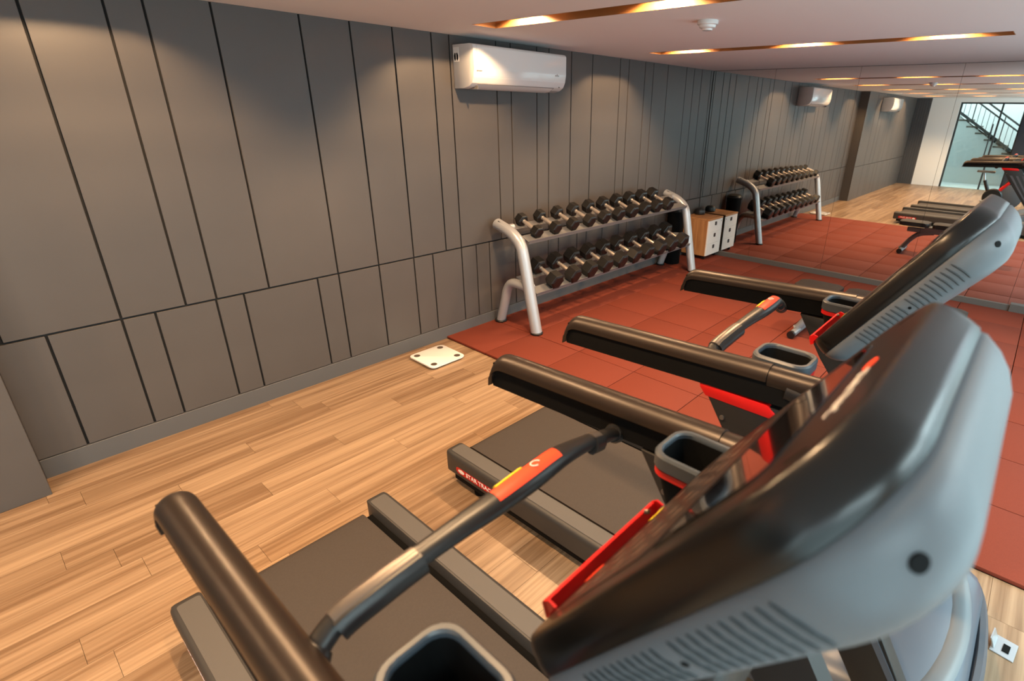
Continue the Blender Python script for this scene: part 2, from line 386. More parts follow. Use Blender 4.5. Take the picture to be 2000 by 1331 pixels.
for s, lb in zip(SLOT_X, slot_labels):
    t = thing('ceiling_slot_light', lb, 'ceiling light', (s + SLOT_W / 2, (SY0 + SY1) / 2, H), group='recessed ceiling slots')
    hw, hl = SLOT_W / 2, (SY1 - SY0) / 2
    for (x0, x1, y0, y1, z0, z1, nm) in ((-hw + 0.0005, -hw + 0.004, -hl + 0.004, hl - 0.004, -0.001, SD, 'side_lining'), (hw - 0.004, hw - 0.0005, -hl + 0.004, hl - 0.004, -0.001, SD, 'side_lining'), (-hw + 0.0005, hw - 0.0005, -hl + 0.0005, -hl + 0.004, -0.001, SD, 'end_lining'), (-hw + 0.0005, hw - 0.0005, hl - 0.004, hl - 0.0005, -0.001, SD, 'end_lining'), (-hw, hw, -hl, hl, SD, SD + 0.004, 'top_lining')):
        b = B(); box(b, x0, x1, y0, y1, z0, z1); obj(nm, b, m_lining, t)
    for ly in LY:
        yl = ly - (SY0 + SY1) / 2
        b = B(); lathe(b, [(0.045, 0.0), (0.05, 0.004), (0.05, 0.03), (0.03, 0.034)], (0, yl, SD - 0.034), 20); d = obj('downlight', b, m_blk, t)
        b = B(); lathe(b, [(0.0, 0.0), (0.036, 0.0), (0.036, 0.004), (0.0, 0.004)], (0, yl, SD - 0.040), 20); obj('lamp_lens', b, m_lampw, d)
        l = bpy.data.lights.new('spot', 'SPOT'); l.energy = SPOT_POWER; l.color = SPOT_COL; l.spot_size = math.radians(150); l.spot_blend = 0.12; l.shadow_soft_size = 0.03
        lo = bpy.data.objects.new('lamp_light', l); COL.objects.link(lo); lo.parent = t; lo.location = (0, yl, SD - 0.05)

# smoke detector
sd = thing('smoke_detector', 'small white round smoke detector on the ceiling between two slots', 'smoke detector', (3.135, 1.689, H))
b = B(); lathe(b, [(0.058, 0.0), (0.06, -0.006), (0.058, -0.02), (0.05, -0.024)], seg=28); obj('base', b, m_plastic_w, sd)
b = B(); lathe(b, [(0.048, -0.024), (0.045, -0.036), (0.03, -0.042), (0.028, -0.05), (0.0, -0.052)], seg=28); obj('sensor_head', b, m_plastic_w, sd)

# ------------------------------------------------------------------ mirror wall
mir = thing('wall_mirror', 'full-height frameless wall mirror in tall butted panels', 'mirror', (M_X, 0, 0))
my = [W_Y - 0.006, 2.70, 1.79, 0.88, -0.03, -0.95, F_Y + 0.02]
tilt = [0.0, 0.0, 0.0009, -0.0004, 0.0012, 0.0]
for k, (a, c) in enumerate(zip(my[:-1], my[1:])):
    b = B(); box(b, 0, 0.008, -(a - c) / 2 + 0.0012, (a - c) / 2 - 0.0012, 0.075, H - 0.004)
    p = obj('mirror_panel', b, m_mirror, mir); p.location = (0, (a + c) / 2, 0); p.rotation_euler = (0, 0, tilt[k])
for (a, c, h, t) in ((W_Y - 0.006, -0.05, 0.075, 0.02), (-0.05, F_Y, 0.095, 0.045)):
    b = B(); box(b, M_X - t, M_X + 0.018, c, a, 0.0, h, 0.002, 1); obj('trim_%d' % (1 if a > 1 else 2), b, m_plinth, kind=ST)

# ------------------------------------------------------------------ treadmills
CTH = 0.6003; CO = Vector((0.018, 0.3034, 1.162)); CV = Vector((0, -math.sin(CTH), math.cos(CTH))); CN = Vector((0, math.cos(CTH), math.sin(CTH))); CU = Vector((1, 0, 0))
def con(u, v, n): return CO + CU * u + CV * v + CN * n
HWC, V0, V1 = 0.2525, 0.0, 0.5175
def cring(n, i, k=7, sl=0.0):
    r0, r1 = max(.055 - i, .02), max(.118 - i, .02)
    out = []
    for p in rrect(-HWC + i, HWC - i, V0 + i, V1 - i, (r0, r0, r1, r1), k):
        out.append(con(p[0], p[1], n * (1 + sl * (p[1] - 0.25)) - 0.0744 * max(p[1] - 0.3, 0) ** 2))
    return out
def bez(a): return cring(0.049 * math.sin(a), 0.013 * (1 - math.cos(a)), sl=0.25)
def shl(a): return cring(-0.078 * math.sin(a), 0.078 * (1 - math.cos(a)), sl=0.752)
def fn_at(v): return 0.049 * (1 + 0.25 * (v - 0.25)) - 0.0744 * max(v - 0.3, 0) ** 2
def face_obj(name, poly, n0, n1, m, parent, bev=0):
    b = B(); loft(b, [[con(p[0], p[1], fn_at(p[1]) + n0) for p in poly], [con(p[0], p[1], fn_at(p[1]) + n1) for p in poly]]); return obj(name, b, m, parent)
def rail_path(x):
    return [(x, 1.05, 1.148), (x, 0.80, 1.166), (x, 0.60, 1.176), (x, 0.36, 1.184)]
def rail_z(y): 
    return 1.148 + (1.05 - y) * 0.052
def rail_cover(x, y0, y1, w, drop, end_round):
    b = B(); rings = []
    arc = [(-w * math.cos(PI * k / 18), -0.036 + 0.036 * math.sin(PI * k / 18)) for k in range(19)]
    sec = [(-w, -drop)] + arc + [(w, -drop), (w - 0.004, -drop), (w - 0.004, -0.036), (0, -0.012), (-w + 0.004, -0.036), (-w + 0.004, -drop)]
    n = 14
    ysl = [y0 + (y1 - y0) * k / n for k in range(n + 1)]
    st = [(yy, 0.0) for yy in ysl]
    if end_round:
        st = [(y0 - 0.038 + 0.052 * math.sin(math.radians(t)), -0.046 * (1 - math.cos(math.radians(t)))) for t in (84, 70, 55, 40, 25, 12)] + [(yy, 0.0) for yy in ysl if yy < y0 - 0.04]
    for yy, dz in st:
        rings.append([(x + q[0], yy, rail_z(yy) + q[1] + (dz if q[1] > -drop else min(0, dz + 0.0))) for q in sec])
    loft(b, rings); return b
def make_treadmill():
    t = thing('treadmill', 'black and grey treadmill in the foreground with the largest, closest console', 'treadmill', (0.536, 0, 0), group='treadmills in a row')
    # deck
    b = B(); box(b, -0.335, 0.335, -0.05, 1.85, 0.06, 0.148, 0.004, 1); obj('deck', b, m_blkdull, t)
    b = B(); pr = [(1.80, 0.166)] + [(1.84 + 0.042 * math.sin(a), 0.124 + 0.042 * math.cos(a)) for a in [PI * k / 10 for k in range(11)]] + [(0.2, 0.082), (0.2, 0.166)]
    prism(b, pr, -0.285, 0.285, 'x'); obj('running_belt', b, m_belt, t)
    for s in (-1, 1):
        # step rail: grey top with rounded edges, charcoal edge, black skirt
        b = B(); a0, a1 = (0.318, 0.42)
        sec = [(a0, 0.185), (a0 + 0.004, 0.197), (a0 + 0.012, 0.20), (a1 - 0.022, 0.20), (a1 - 0.011, 0.1965), (a1 - 0.003, 0.188), (a1, 0.176), (a1, 0.165), (a1 - 0.008, 0.078), (a0, 0.078)]
        rings = []
        for yy, ins, dz in ((0.16, 0, 0), (1.84, 0, 0), (1.875, 0.002, 0), (1.89, 0.007, -0.004), (1.897, 0.016, -0.012)):
            rings.append([(s * min(max(q[0], a0 + ins), a1 - ins), yy, q[1] + (dz if q[1] > .15 else -dz * .6)) for q in sec])
        loft(b, rings); fr = obj('step_rail', b, m_footdark, t)
        b = B(); prism(b, [(s * p[0], p[1]) for p in rrect(a0 + 0.010, a1 - 0.020, 0.18, 1.868, (0.004, 0.004, 0.012, 0.012), 3)], 0.1985, 0.2012, 'z'); obj('tread_strip', b, m_foot, fr)
        b = B(); box(b, s * 0.392 - 0.016, s * 0.392 + 0.016, 0.16, 1.84, 0.045, 0.082, 0.003, 1); obj('skirt', b, m_blkdull, fr)
        # badge with lettering on the outer side, at the rear end
        def onside(p, e): return (s * (0.42 - 0.008 * (0.165 - p[1]) / 0.087 + e), p[0], p[1])
        def decal(name, poly, e0, e1, m, par):
            b = B(); loft(b, [[onside(p, e0) for p in poly], [onside(p, e1) for p in poly]]); return obj(name, b, m, par)
        bd = decal('badge', rrect(1.53, 1.815, 0.098, 0.138, 0.018, 5), -0.001, 0.0006, m_red, fr)
        ce = 1.775 if s < 0 else 1.57
        decal('badge_emblem', [(ce + 0.024 * math.cos(a), 0.118 + 0.012 * math.sin(a)) for a in [2 * PI * k / 16 for k in range(16)]], 0.0002, 0.0012, m_ink, bd)
        tm = obj('badge_lettering', text_mesh('STAR TRAC', 0.036), None, bd); tm.data.materials.append(m_ink)
        tm.matrix_local = Matrix.Translation(onside((1.645 if s < 0 else 1.70, 0.118), 0.0012)) @ Matrix(((0, s * 0.0916, s * 0.9958), (s, 0, 0), (0, 0.9958, -0.0916))).to_4x4()
    for (sx, yy) in ((-1, 1.70), (1, 1.70), (-1, -0.12), (1, -0.12)):
        b = B(); lathe(b, [(0.03, 0.0), (0.032, 0.012), (0.018, 0.02), (0.016, 0.07)], (sx * 0.36, yy, 0), 14); obj('levelling_foot', b, m_blkdull, t)
    # motor hood
    b = B(); rings = []
    for yy, hz, hw in ((0.30, 0.205, 0.42), (0.26, 0.222, 0.42), (0.16, 0.262, 0.42), (0.02, 0.285, 0.42), (-0.10, 0.292, 0.415), (-0.19, 0.285, 0.40), (-0.245, 0.262, 0.385), (-0.275, 0.22, 0.365)):
        pts = [(-hw, 0.06), (-hw, hz - 0.07), (-hw + 0.008, hz - 0.04), (-hw + 0.03, hz - 0.014), (-hw + 0.075, hz - 0.003)] + [(-hw * .5, hz), (0, hz + 0.004), (hw * .5, hz)] + [(hw - 0.075, hz - 0.003), (hw - 0.03, hz - 0.014), (hw - 0.008, hz - 0.04), (hw, hz - 0.07), (hw, 0.06)]
        rings.append([(p[0], yy, p[1]) for p in pts])
    loft(b, rings); hd = obj('motor_hood', b, m_hood, t, angle=50)
    b = B(); cur = [(-0.375, -0.05), (-0.345, -0.135), (-0.25, -0.190), (0, -0.218), (0.25, -0.190), (0.345, -0.135), (0.375, -0.05)]
    tube(b, [(p[0], p[1], 0.278) for p in smooth_path([(q[0], q[1], 0) for q in cur], 5)], 0.034, 10, flat=0.36); obj('hood_band', b, m_hoodlt, hd)
    b = B(); cur = [(-0.43, 0.02), (-0.42, -0.17), (-0.345, -0.262), (0, -0.295), (0.345, -0.262), (0.42, -0.17), (0.43, 0.02)]
    tube(b, [(p[0], p[1], 0.15) for p in smooth_path([(q[0], q[1], 0) for q in cur], 6)], 0.026, 10, flat=2.6); obj('bumper', b, m_bump, hd)
    # uprights
    for s in (-1, 1):
        b = B(); poly = [(0.555, 1.068), (0.31, 1.068), (0.20, 0.90), (-0.04, 0.52), (-0.20, 0.25), (-0.05, 0.25), (0.05, 0.41), (0.445, 0.905)]
        fe = lambda z: -0.20 + (z - 0.25) * 0.62; re_ = lambda z: -0.07 + (z - 0.25) * 0.79
        prism(b, poly, s * 0.405 - 0.026, s * 0.405 + 0.026, 'x', 0.004); u = obj('upright', b, m_blk, t)
        b = B(); prism(b, [(0.562, 1.072), (0.36, 1.072), (0.335, 1.055), (0.335, 1.035), (0.54, 1.035), (0.56, 1.058)], s * 0.412, s * 0.4335, 'x', 0.003); obj('red_cap', b, m_red, u)
        for k in range(3 if s > 0 else 1):
            f0 = 0.03 + k * 0.30; f1 = f0 + 0.13; mixy = lambda z, f: fe(z) + (re_(z) - fe(z)) * f
            b = B(); prism(b, [(mixy(0.96, f0), 0.96), (mixy(0.96, f1), 0.96), (mixy(0.31, f1), 0.31), (mixy(0.31, f0), 0.31)], s * 0.431 - 0.003, s * 0.431 + 0.003, 'x'); obj('rib', b, m_bump, u)
        b = B(); cyl(b, (s * 0.405 - 0.031, 0.48, 0.985), (s * 0.405 + 0.031, 0.48, 0.985), 0.007, 10); obj('bolt', b, m_steel, u)
    # handrails
    for s in (-1, 1):
        x = s * 0.41
        r = obj('handrail', rail_cover(x, 1.068, 0.372, 0.034, 0.040, True), m_rail, t, angle=50)
        b = B(); rings = []
        for yy, z0 in ((1.084, -0.044), (1.076, -0.040), (1.068, -0.034)):
            rings.append([(x + q[0], yy + (0.010 if q[1] < -0.06 else 0.004 if q[1] < -0.03 else 0.0) * 1.0, rail_z(1.05) + q[1] + z0) for q in [(-0.031, -0.064)] + [(-0.0345 * math.cos(PI * k / 14), -0.036 + 0.0355 * math.sin(PI * k / 14)) for k in range(15)] + [(0.031, -0.064)]])
        loft(b, rings); obj('end_cap', b, m_rail, r, angle=50)
        b = B(); rings = []
        for yy in (1.073, 0.8, 0.6, 0.36, 0.16):
            zt = rail_z(yy); rings.append([(x - 0.026, yy, zt - 0.026), (x + 0.026, yy, zt - 0.026), (x + 0.026, yy + (.004 if yy > 1 else 0), zt - 0.102), (x - 0.026, yy + (.004 if yy > 1 else 0), zt - 0.102)])
        loft(b, rings); obj('side_panel', b, m_blkdull, r)
        b = B(); tube(b, [(x, 0.37, rail_z(.37) - 0.035), (x, 0.25, rail_z(.25) - 0.037), (x, 0.14, rail_z(.14) - 0.045)], 0.032, 14, flat=1.0); obj('front_section', b, m_rail, r)
    b = B(); tube(b, smooth_path([(-0.41, 0.32, 1.13), (-0.40, 0.25, 1.12), (-0.34, 0.205, 1.105), (-0.15, 0.195, 1.095), (0.15, 0.195, 1.095), (0.34, 0.205, 1.105), (0.40, 0.25, 1.12), (0.41, 0.32, 1.13)], 5), 0.036, 12, flat=0.9); yk = obj('yoke', b, m_blk, t)
    b = B(); box(b, -0.11, 0.11, 0.13, 0.23, 1.06, 1.20, 0.02, 2); obj('neck', b, m_blk, yk)
    # grip bar
    gp = smooth_path([(-0.392, 0.559, 1.130), (-0.346, 0.569, 1.153), (-0.285, 0.565, 1.168), (-0.218, 0.561, 1.178), (-0.141, 0.555, 1.188), (-0.074, 0.551, 1.193), (0.008, 0.555, 1.193), (0.095, 0.566, 1.186), (0.20, 0.590, 1.152), (0.30, 0.615, 1.110), (0.392, 0.634, 1.072)], 5)
    rad = []
    for p in gp:
        c = math.exp(-((p.x - 0.02) / 0.15) ** 2); rad.append(0.0185 + 0.008 * c)
    b = B(); tube(b, gp, rad, 14, flat=0.85); g = obj('grip_bar', b, m_blk, t, angle=50)
    def on_bar(x0, x1, a0, a1, lift, m, name, parent):
        bb = B(); rr = []; n = 6
        for p, r in [(p, r) for p, r in zip(gp, rad) if x0 <= p.x <= x1]:
            A = [math.radians(a0 + (a1 - a0) * k / n) for k in range(n + 1)]
            out = [p + Vector((0, -(r + lift) * math.cos(a), (r * 0.85 + lift) * math.sin(a))) for a in A]
            inn = [p + Vector((0, -(r - .002) * math.cos(a), (r * 0.85 - .002) * math.sin(a))) for a in A[::-1]]
            rr.append(out + inn)
        loft(bb, rr); return obj(name, bb, m, parent)
    for (x0, x1) in ((-0.35, -0.205), (0.24, 0.285)):
        pts = [p for p in gp if x0 <= p.x <= x1]; b = B(); tube(b, pts, 0.0205, 14, flat=0.9); obj('hand_sensor', b, m_steel, g)
        b = B(); tube(b, [p + Vector((0, -0.0118, -0.004)) for p in [pts[0] + (pts[0] - pts[1]) * .15] + pts[1:-1] + [pts[-1] + (pts[-1] - pts[-2]) * .15]], 0.0148, 10, flat=1.35); obj('sensor_gap', b, m_blk, g)
    on_bar(-0.08, 0.10, 48, 112, 0.0012, m_orange, 'red_label', g)
    on_bar(-0.06, 0.02, 118, 145, 0.0012, m_yellow, 'yellow_label', g)
    b = B(); cc = Vector((0.03, 0.556, 1.2170)); tube(b, [cc + Vector((0.010 * math.cos(a), 0.009 * math.sin(a), -0.002 * math.sin(a))) for a in [2 * PI * k / 14 for k in range(11)]], 0.0011, 6); obj('label_mark', b, m_ink, g)
    for s in (-1, 1):
        e = gp[0] if s < 0 else gp[-1]; nx = gp[1] if s < 0 else gp[-2]; d = (e - nx).normalized()
        b = B(); tube(b, [e - d * 0.022, e - d * 0.012, e + d * 0.004], [0.021, 0.0255, 0.0255], 16); obj('end_collar', b, m_blk, g)
    # cup holders
    for s in (-1, 1):
        cu = thing_part('cup_holder', t)
        ax0, ax1 = (0.245, 0.372) if s > 0 else (-0.372, -0.245)
        def rr_(i, z): return [(p[0], p[1], z + 0.026) for p in rrect(ax0 + i, ax1 - i, 0.295 + i, 0.455 - i, max(0.038 - i * .6, .012), 5)]
        b = B(); loft(b, [rr_(0.004, 1.118), rr_(0.0, 1.122), rr_(0.0, 1.148), rr_(0.004, 1.153), rr_(0.011, 1.153), rr_(0.014, 1.149), rr_(0.0145, 1.138), rr_(0.010, 1.132)], closed=True); rim = obj('rim', b, m_cupgrey, cu)
        b = B(); loft(b, [rr_(0.002, 1.104), rr_(0.002, 1.118), rr_(0.014, 1.118), rr_(0.014, 1.104)], closed=True); obj('red_band', b, m_red, cu)
        b = B(); loft(b, [rr_(0.036, 0.985), rr_(0.008, 1.106), rr_(0.010, 1.140), rr_(0.0155, 1.142), rr_(0.0175, 1.108), rr_(0.040, 0.995)], caps=(True, True)); obj('well', b, m_blkdull, cu)
    # console
    cb = thing_part('console', t)
    D_ = math.radians
    rgs = [cring(0.0, 0.004)] + [bez(D_(a)) for a in (3, 20, 40, 58, 74, 86)] + [cring(0.049, 0.022, sl=0.25), cring(0.049, 0.05, sl=0.25)]
    b = B(); loft(b, rgs); obj('bezel', b, m_gloss, cb, angle=60)
    b = B(); loft(b, [cring(0.0005, 0.003)] + [shl(D_(a)) for a in (4, 18, 32, 46, 60, 74, 90)]); sh = obj('back_shell', b, m_shell, cb, angle=60)
    def edge_u(v, i):
        r = max(.118 - i, .02); vt = V1 - i - r; u = HWC - i
        return u if v <= vt else u - r + math.sqrt(max(r * r - (v - vt) ** 2, 0))
    def side(s, v, a, lift=0.0004):
        n = -0.078 * math.sin(a) * (1 + 0.752 * (v - 0.25)) - 0.0744 * max(v - 0.3, 0) ** 2
        return con(s * (edge_u(v, 0.078 * (1 - math.cos(a))) + lift), v, n)
    for s in (-1, 1):
        for k in range(21):
            if k == 10: continue
            v = 0.118 + k * 0.014; b = B()
            pts = [side(s, v + 0.004 * math.sin(PI * q), D_(8 + 40 * q)) for q in (0, .15, .35, .55, .75, .9, 1.0)]
            tube(b, pts, [0.001, 0.0021, 0.0024, 0.0024, 0.0024, 0.0021, 0.001], 6, up=CV[:]); obj('vent_slot', b, m_vent, sh)
        for (vv, aa, rr, rz) in ((0.482, 26, 0.0075, 0.0), (0.262, 28, 0.004, 0.1)):
            b = B(); c = side(s, vv, D_(aa), 0.0); e1 = (side(s, vv, D_(aa + 3), 0.0) - c).normalized(); e2 = (side(s, vv - 0.004, D_(aa), 0.0) - c).normalized(); nn = e1.cross(e2).normalized()
            if nn.x * s < 0: nn = -nn
            tube(b, [c - nn * 0.003, c + nn * 0.0004], rr, 16); obj('screw_hole', b, m_blkdull, sh)
    # face print and parts
    fn = 0.0
    face_obj('display', rrect(-0.185, 0.185, 0.275, 0.415, 0.02, 4), fn - 0.002, fn + 0.0012, m_screen, cb)
    face_obj('face_panel', rrect(-0.20, 0.20, 0.035, 0.255, 0.02, 4), fn - 0.002, fn + 0.0006, m_face, cb)
    for u0, u1 in ((-0.20, -0.19), (0.19, 0.20)): face_obj('face_groove', rrect(u0, u1, 0.27, 0.47, 0.003, 2), fn - 0.002, fn + 0.0003, m_blkdull, cb)
    tm = obj('lettering', text_mesh('STAR TRAC', 0.022, 0.0003), None, cb); tm.data.materials.append(m_ink)
    rotm = Matrix(((-1, 0, 0), (0, CV.y, CN.y), (0, CV.z, CN.z))).to_4x4()
    tm.matrix_local = Matrix.Translation(con(-0.062, 0.458, fn_at(0.458) + 0.0008)) @ rotm
    face_obj('emblem', [(0.018 + 0.016 * math.cos(a), 0.458 + 0.009 * math.sin(a)) for a in [2 * PI * k / 16 for k in range(16)]], fn - 0.001, fn + 0.0006, m_orange, cb)
    for r in range(4):
        for c in range(9):
            if r == 1 and c in (3, 4, 5): continue
            u = -0.16 + c * 0.04; v = 0.065 + r * 0.046
            face_obj('key', rrect(u - 0.012, u + 0.012, v - 0.008, v + 0.008, 0.004, 2), fn - 0.001, fn + 0.0009, m_key, cb)
    for c, mm in ((-0.10, m_orange), (0.06, m_yellow)):
        face_obj('face_label', rrect(c - 0.02, c + 0.02, 0.012, 0.022, 0.003, 2), fn - 0.001, fn + 0.0007, mm, cb)
    # reading tray
    tr = thing_part('reading_tray', t)
    b = B(); loft(b, [[con(u, -0.026, 0.044), con(u, -0.016, 0.040), con(u, -0.003, 0.060), con(u, -0.008, 0.064), con(u, -0.013, 0.062)] for u in (-0.175, 0.095)]); obj('ledge', b, m_red, tr)
    for u0, u1 in ((-0.175, -0.171), (0.091, 0.095)):
        b = B(); loft(b, [[con(u, -0.024, 0.044), con(u, 0.008, 0.048), con(u, 0.004, 0.060), con(u, -0.008, 0.064)] for u in (u0, u1)]); obj('tray_end', b, m_red, tr)
    b = B(); cyl(b, con(0.06, 0.0, 0.060), con(0.06, 0.006, 0.056), 0.004, 8); obj('screw', b, m_steel, tr)
    return t
def thing_part(name, parent):
    o = bpy.data.objects.new(name, None); COL.objects.link(o); o.parent = parent; o.empty_display_size = 0.05; return o
tm1 = make_treadmill()
tm2 = copy_tree(tm1); tm2.location = (1.744, 0.05, 0)
tm2['label'] = 'black and grey treadmill standing between the foreground treadmill and the red matting'

# ------------------------------------------------------------------ air conditioners
def make_ac(label, loc):
    t = thing('air_conditioner', label, 'air conditioner', loc, group='split air conditioners')   # origin: wall face, bottom centre
    hw = 0.49; z1 = 0.288
    prof = [(0, 0.0), (-0.10, 0.0), (-0.165, 0.012), (-0.205, 0.036), (-0.226, 0.075), (-0.232, 0.13), (-0.232, 0.262), (-0.222, 0.282), (-0.19, z1), (0, z1)]
    b = B(); prism(b, prof, -hw, hw, 'x', 0.006); obj('body', b, m_plastic_w, t)
    fp = [(-0.205, 0.058), (-0.228, 0.082), (-0.2365, 0.13), (-0.2365, 0.266), (-0.226, 0.28), (-0.21, 0.28), (-0.21, 0.06)]
    b = B(); prism(b, fp, -hw + 0.03, hw - 0.003, 'x', 0.003); f = obj('front_panel', b, m_plastic_w, t)
    b = B(); prism(b, [(-0.105, -0.004), (-0.16, 0.006), (-0.20, 0.03), (-0.196, 0.034), (-0.157, 0.011), (-0.105, 0.002)], -hw + 0.06, hw - 0.12, 'x'); lv = obj('louvre', b, m_plastic_w, t)
    b = B()
    box(b, -hw + 0.055, -hw + 0.058, -0.198, -0.10, -0.003, 0.02); 
    prism(b, [(-0.20, 0.029), (-0.2025, 0.031), (-0.199, 0.036), (-0.195, 0.034)], -hw + 0.055, hw - 0.115, 'x'); prism(b, [(-0.10, -0.003), (-0.103, -0.003), (-0.103, 0.002), (-0.10, 0.002)], -hw + 0.055, hw - 0.115, 'x')
    prism(b, [(-0.105, -0.004), (-0.16, 0.006), (-0.20, 0.03), (-0.196, 0.034), (-0.157, 0.011), (-0.105, 0.002)], hw - 0.1175, hw - 0.115, 'x')
    obj('louvre_joint', b, m_seam, lv)
    # rating sticker on the side
    b = B(); box(b, -hw - 0.001, -hw + 0.001, -0.072, -0.012, 0.175, 0.268); st = obj('sticker', b, m_ink, t)
    b = B(); box(b, -hw - 0.0015, -hw, -0.068, -0.016, 0.238, 0.264); obj('sticker_heading', b, m_cabw, st)
    for sy in (-1, 1):
        b = B(); yc = -0.042 + sy * 0.012
        loft(b, [[(x, yc + p[0] * .011 * sy + .001, 0.207 + p[1] * 0.026) for p in ((-.7, .9), (.2, 1), (1, .3), (.9, -.5), (.1, -1), (-.6, -.6))] for x in (-hw - 0.0018, -hw)]); obj('sticker_mark', b, m_blkdull, st)
    for k in range(3):
        b = B(); box(b, hw - 0.135 + k * 0.017, hw - 0.127 + k * 0.017, -0.2375, -0.236, 0.118, 0.128 + (k == 1) * 0.006); obj('indicator', b, m_seam, f)
    b = B(); cyl(b, (hw - 0.06, -0.2085, 0.038), (hw - 0.06, -0.2120, 0.042), 0.006, 10); obj('receiver', b, m_seam, t)
    b = B(); box(b, -hw + 0.02, -hw + 0.07, -0.2373, -0.2363, 0.112, 0.118); obj('maker_mark', b, m_seam, f)
    return t
make_ac('white split air conditioner high on the grey panelled wall above the dumbbell rack', (3.215, W_Y, 1.932))
make_ac('white split air conditioner on the wall beyond the pier, seen in the mirror', (-1.75, W_P, 1.90))

# ------------------------------------------------------------------ dumbbell rack
RX0, RX1 = 3.045, 5.745
rk = thing('dumbbell_rack', 'silver two-tier dumbbell rack standing against the grey panelled wall', 'rack', ((RX0 + RX1) / 2, 3.2, 0.02))
hl = (RX1 - RX0) / 2
for s in (-1, 1):
    x = s * hl
    b = B(); tube(b, smooth_path([(x, -0.235, 0.006), (x, -0.19, 0.2), (x, -0.14, 0.42), (x, -0.085, 0.66), (x, -0.055, 0.74), (x, 0.0, 0.795), (x, 0.08, 0.838), (x, 0.225, 0.882)], 4), 0.046, 16, up=(1, 0, 0), flat=1.12); fr = obj('front_leg', b, m_silver, rk)
    b = B(); tube(b, smooth_path([(x, -0.14, 0.392), (x, 0.0, 0.40), (x, 0.07, 0.385), (x, 0.12, 0.32), (x, 0.155, 0.2), (x, 0.215, 0.006)], 4), 0.038, 16, up=(1, 0, 0), flat=1.15); obj('rear_leg', b, m_silver, rk)
    for (yy, ) in ((-0.235,), (0.215,)):
        b = B(); lathe(b, [(0.052, 0.0), (0.055, 0.012), (0.05, 0.02)], (x, yy, 0), 18); obj('foot_cap', b, m_blk, rk)
    b = B(); box(b, x - 0.03, x + 0.03, 0.06, 0.19, 0.885 - 0.02, 0.905 - 0.012, 0.006, 1)
    b2 = [(v.co) for v in b.verts]
    for v in b.verts: v.co.z += (v.co.y - 0.125) * 0.36
    obj('arm_insert', b, m_blk, fr)
    for (yy, zz) in ((-0.03, 0.765), (-0.12, 0.385), (0.11, 0.86)):
        b = B(); cyl(b, (x - s * 0.03, yy, zz), (x - s * 0.075, yy, zz), 0.028, 14); obj('tray_mount', b, m_silver, fr)
TSL = math.radians(21)
tc, ts = math.cos(TSL), math.sin(TSL)
TIERS = [('upper', 0.035, 0.838), ('lower', -0.055, 0.405)]
for nm, ty, tz in TIERS:
    tr = thing_part('tray', rk)
    def tp(s, n): return (ty + s * tc - n * ts, tz + s * ts + n * tc)
    for (s0, s1) in ((-0.16, -0.06), (0.045, 0.12)):
        poly = [tp(s0, -0.012), tp(s1, -0.012), tp(s1, -0.018), tp(s0, -0.018)]
        b = B(); prism(b, poly, -hl + 0.05, hl - 0.05, 'x'); obj('tray_rail', b, m_tray, tr)
    b = B(); prism(b, [tp(-0.16, 0.0), tp(-0.156, 0.0), tp(-0.156, -0.034), tp(-0.16, -0.034)], -hl + 0.05, hl - 0.05, 'x'); obj('front_lip', b, m_tray, tr)

# ------------------------------------------------------------------ dumbbells
def make_dumbbell(r, hl_, gap):
    """hex dumbbell along local Y, centred; r head radius, hl_ head length, gap handle length"""
    t = thing('dumbbell', 'x', 'dumbbell', group='hex dumbbells on the two-tier rack')
    for s in (-1, 1):
        b = B(); rings = []
        y0 = s * gap / 2
        for q, k in ((0, 0.74), (0.07, 0.95), (0.11, 1.0), (0.89, 1.0), (0.93, 0.95), (1.0, 0.74)):
            rings.append([(r * k * math.cos(a), y0 + s * q * hl_, r * k * math.sin(a)) for a in [PI / 3 * j for j in range(6)]])
        loft(b, rings); obj('head', b, m_rubblk, t, angle=20)
    b = B(); n = 10; pr = []
    for k in range(n + 1):
        q = k / n; pr.append((0.0155 + 0.0035 * math.sin(PI * q) + (0.004 if k in (0, n) else 0), -gap / 2 + q * gap))
    lathe(b, pr, seg=12, axis='y'); obj('handle', b, m_chrome, t)
    return t
ords = ['first', 'second', 'third', 'fourth', 'fifth', 'sixth', 'seventh', 'eighth', 'ninth', 'tenth']
for nm, ty, tz in TIERS:
    base = 3.224 if nm == 'upper' else 3.329; step = (5.281 - 3.224) / 9 if nm == 'upper' else (5.484 - 3.329) / 9
    for i in range(10):
        r = (0.054 + 0.0028 * min(i, 6)) if nm == 'upper' else (0.076 + 0.0012 * i)
        L = (0.074 + 0.003 * i) if nm == 'upper' else (0.104 + 0.002 * i)
        d = make_dumbbell(r, L, 0.132)
        d['label'] = '%s black hex dumbbell from the left on the %s tier of the silver rack' % (ords[i], nm)
        off = r * 0.866 - 0.011
        d.location = (base + step * i, 3.2 + ty - off * ts, 0.02 + tz + off * tc); d.rotation_euler = (TSL, 0, random.uniform(-.05, .05))

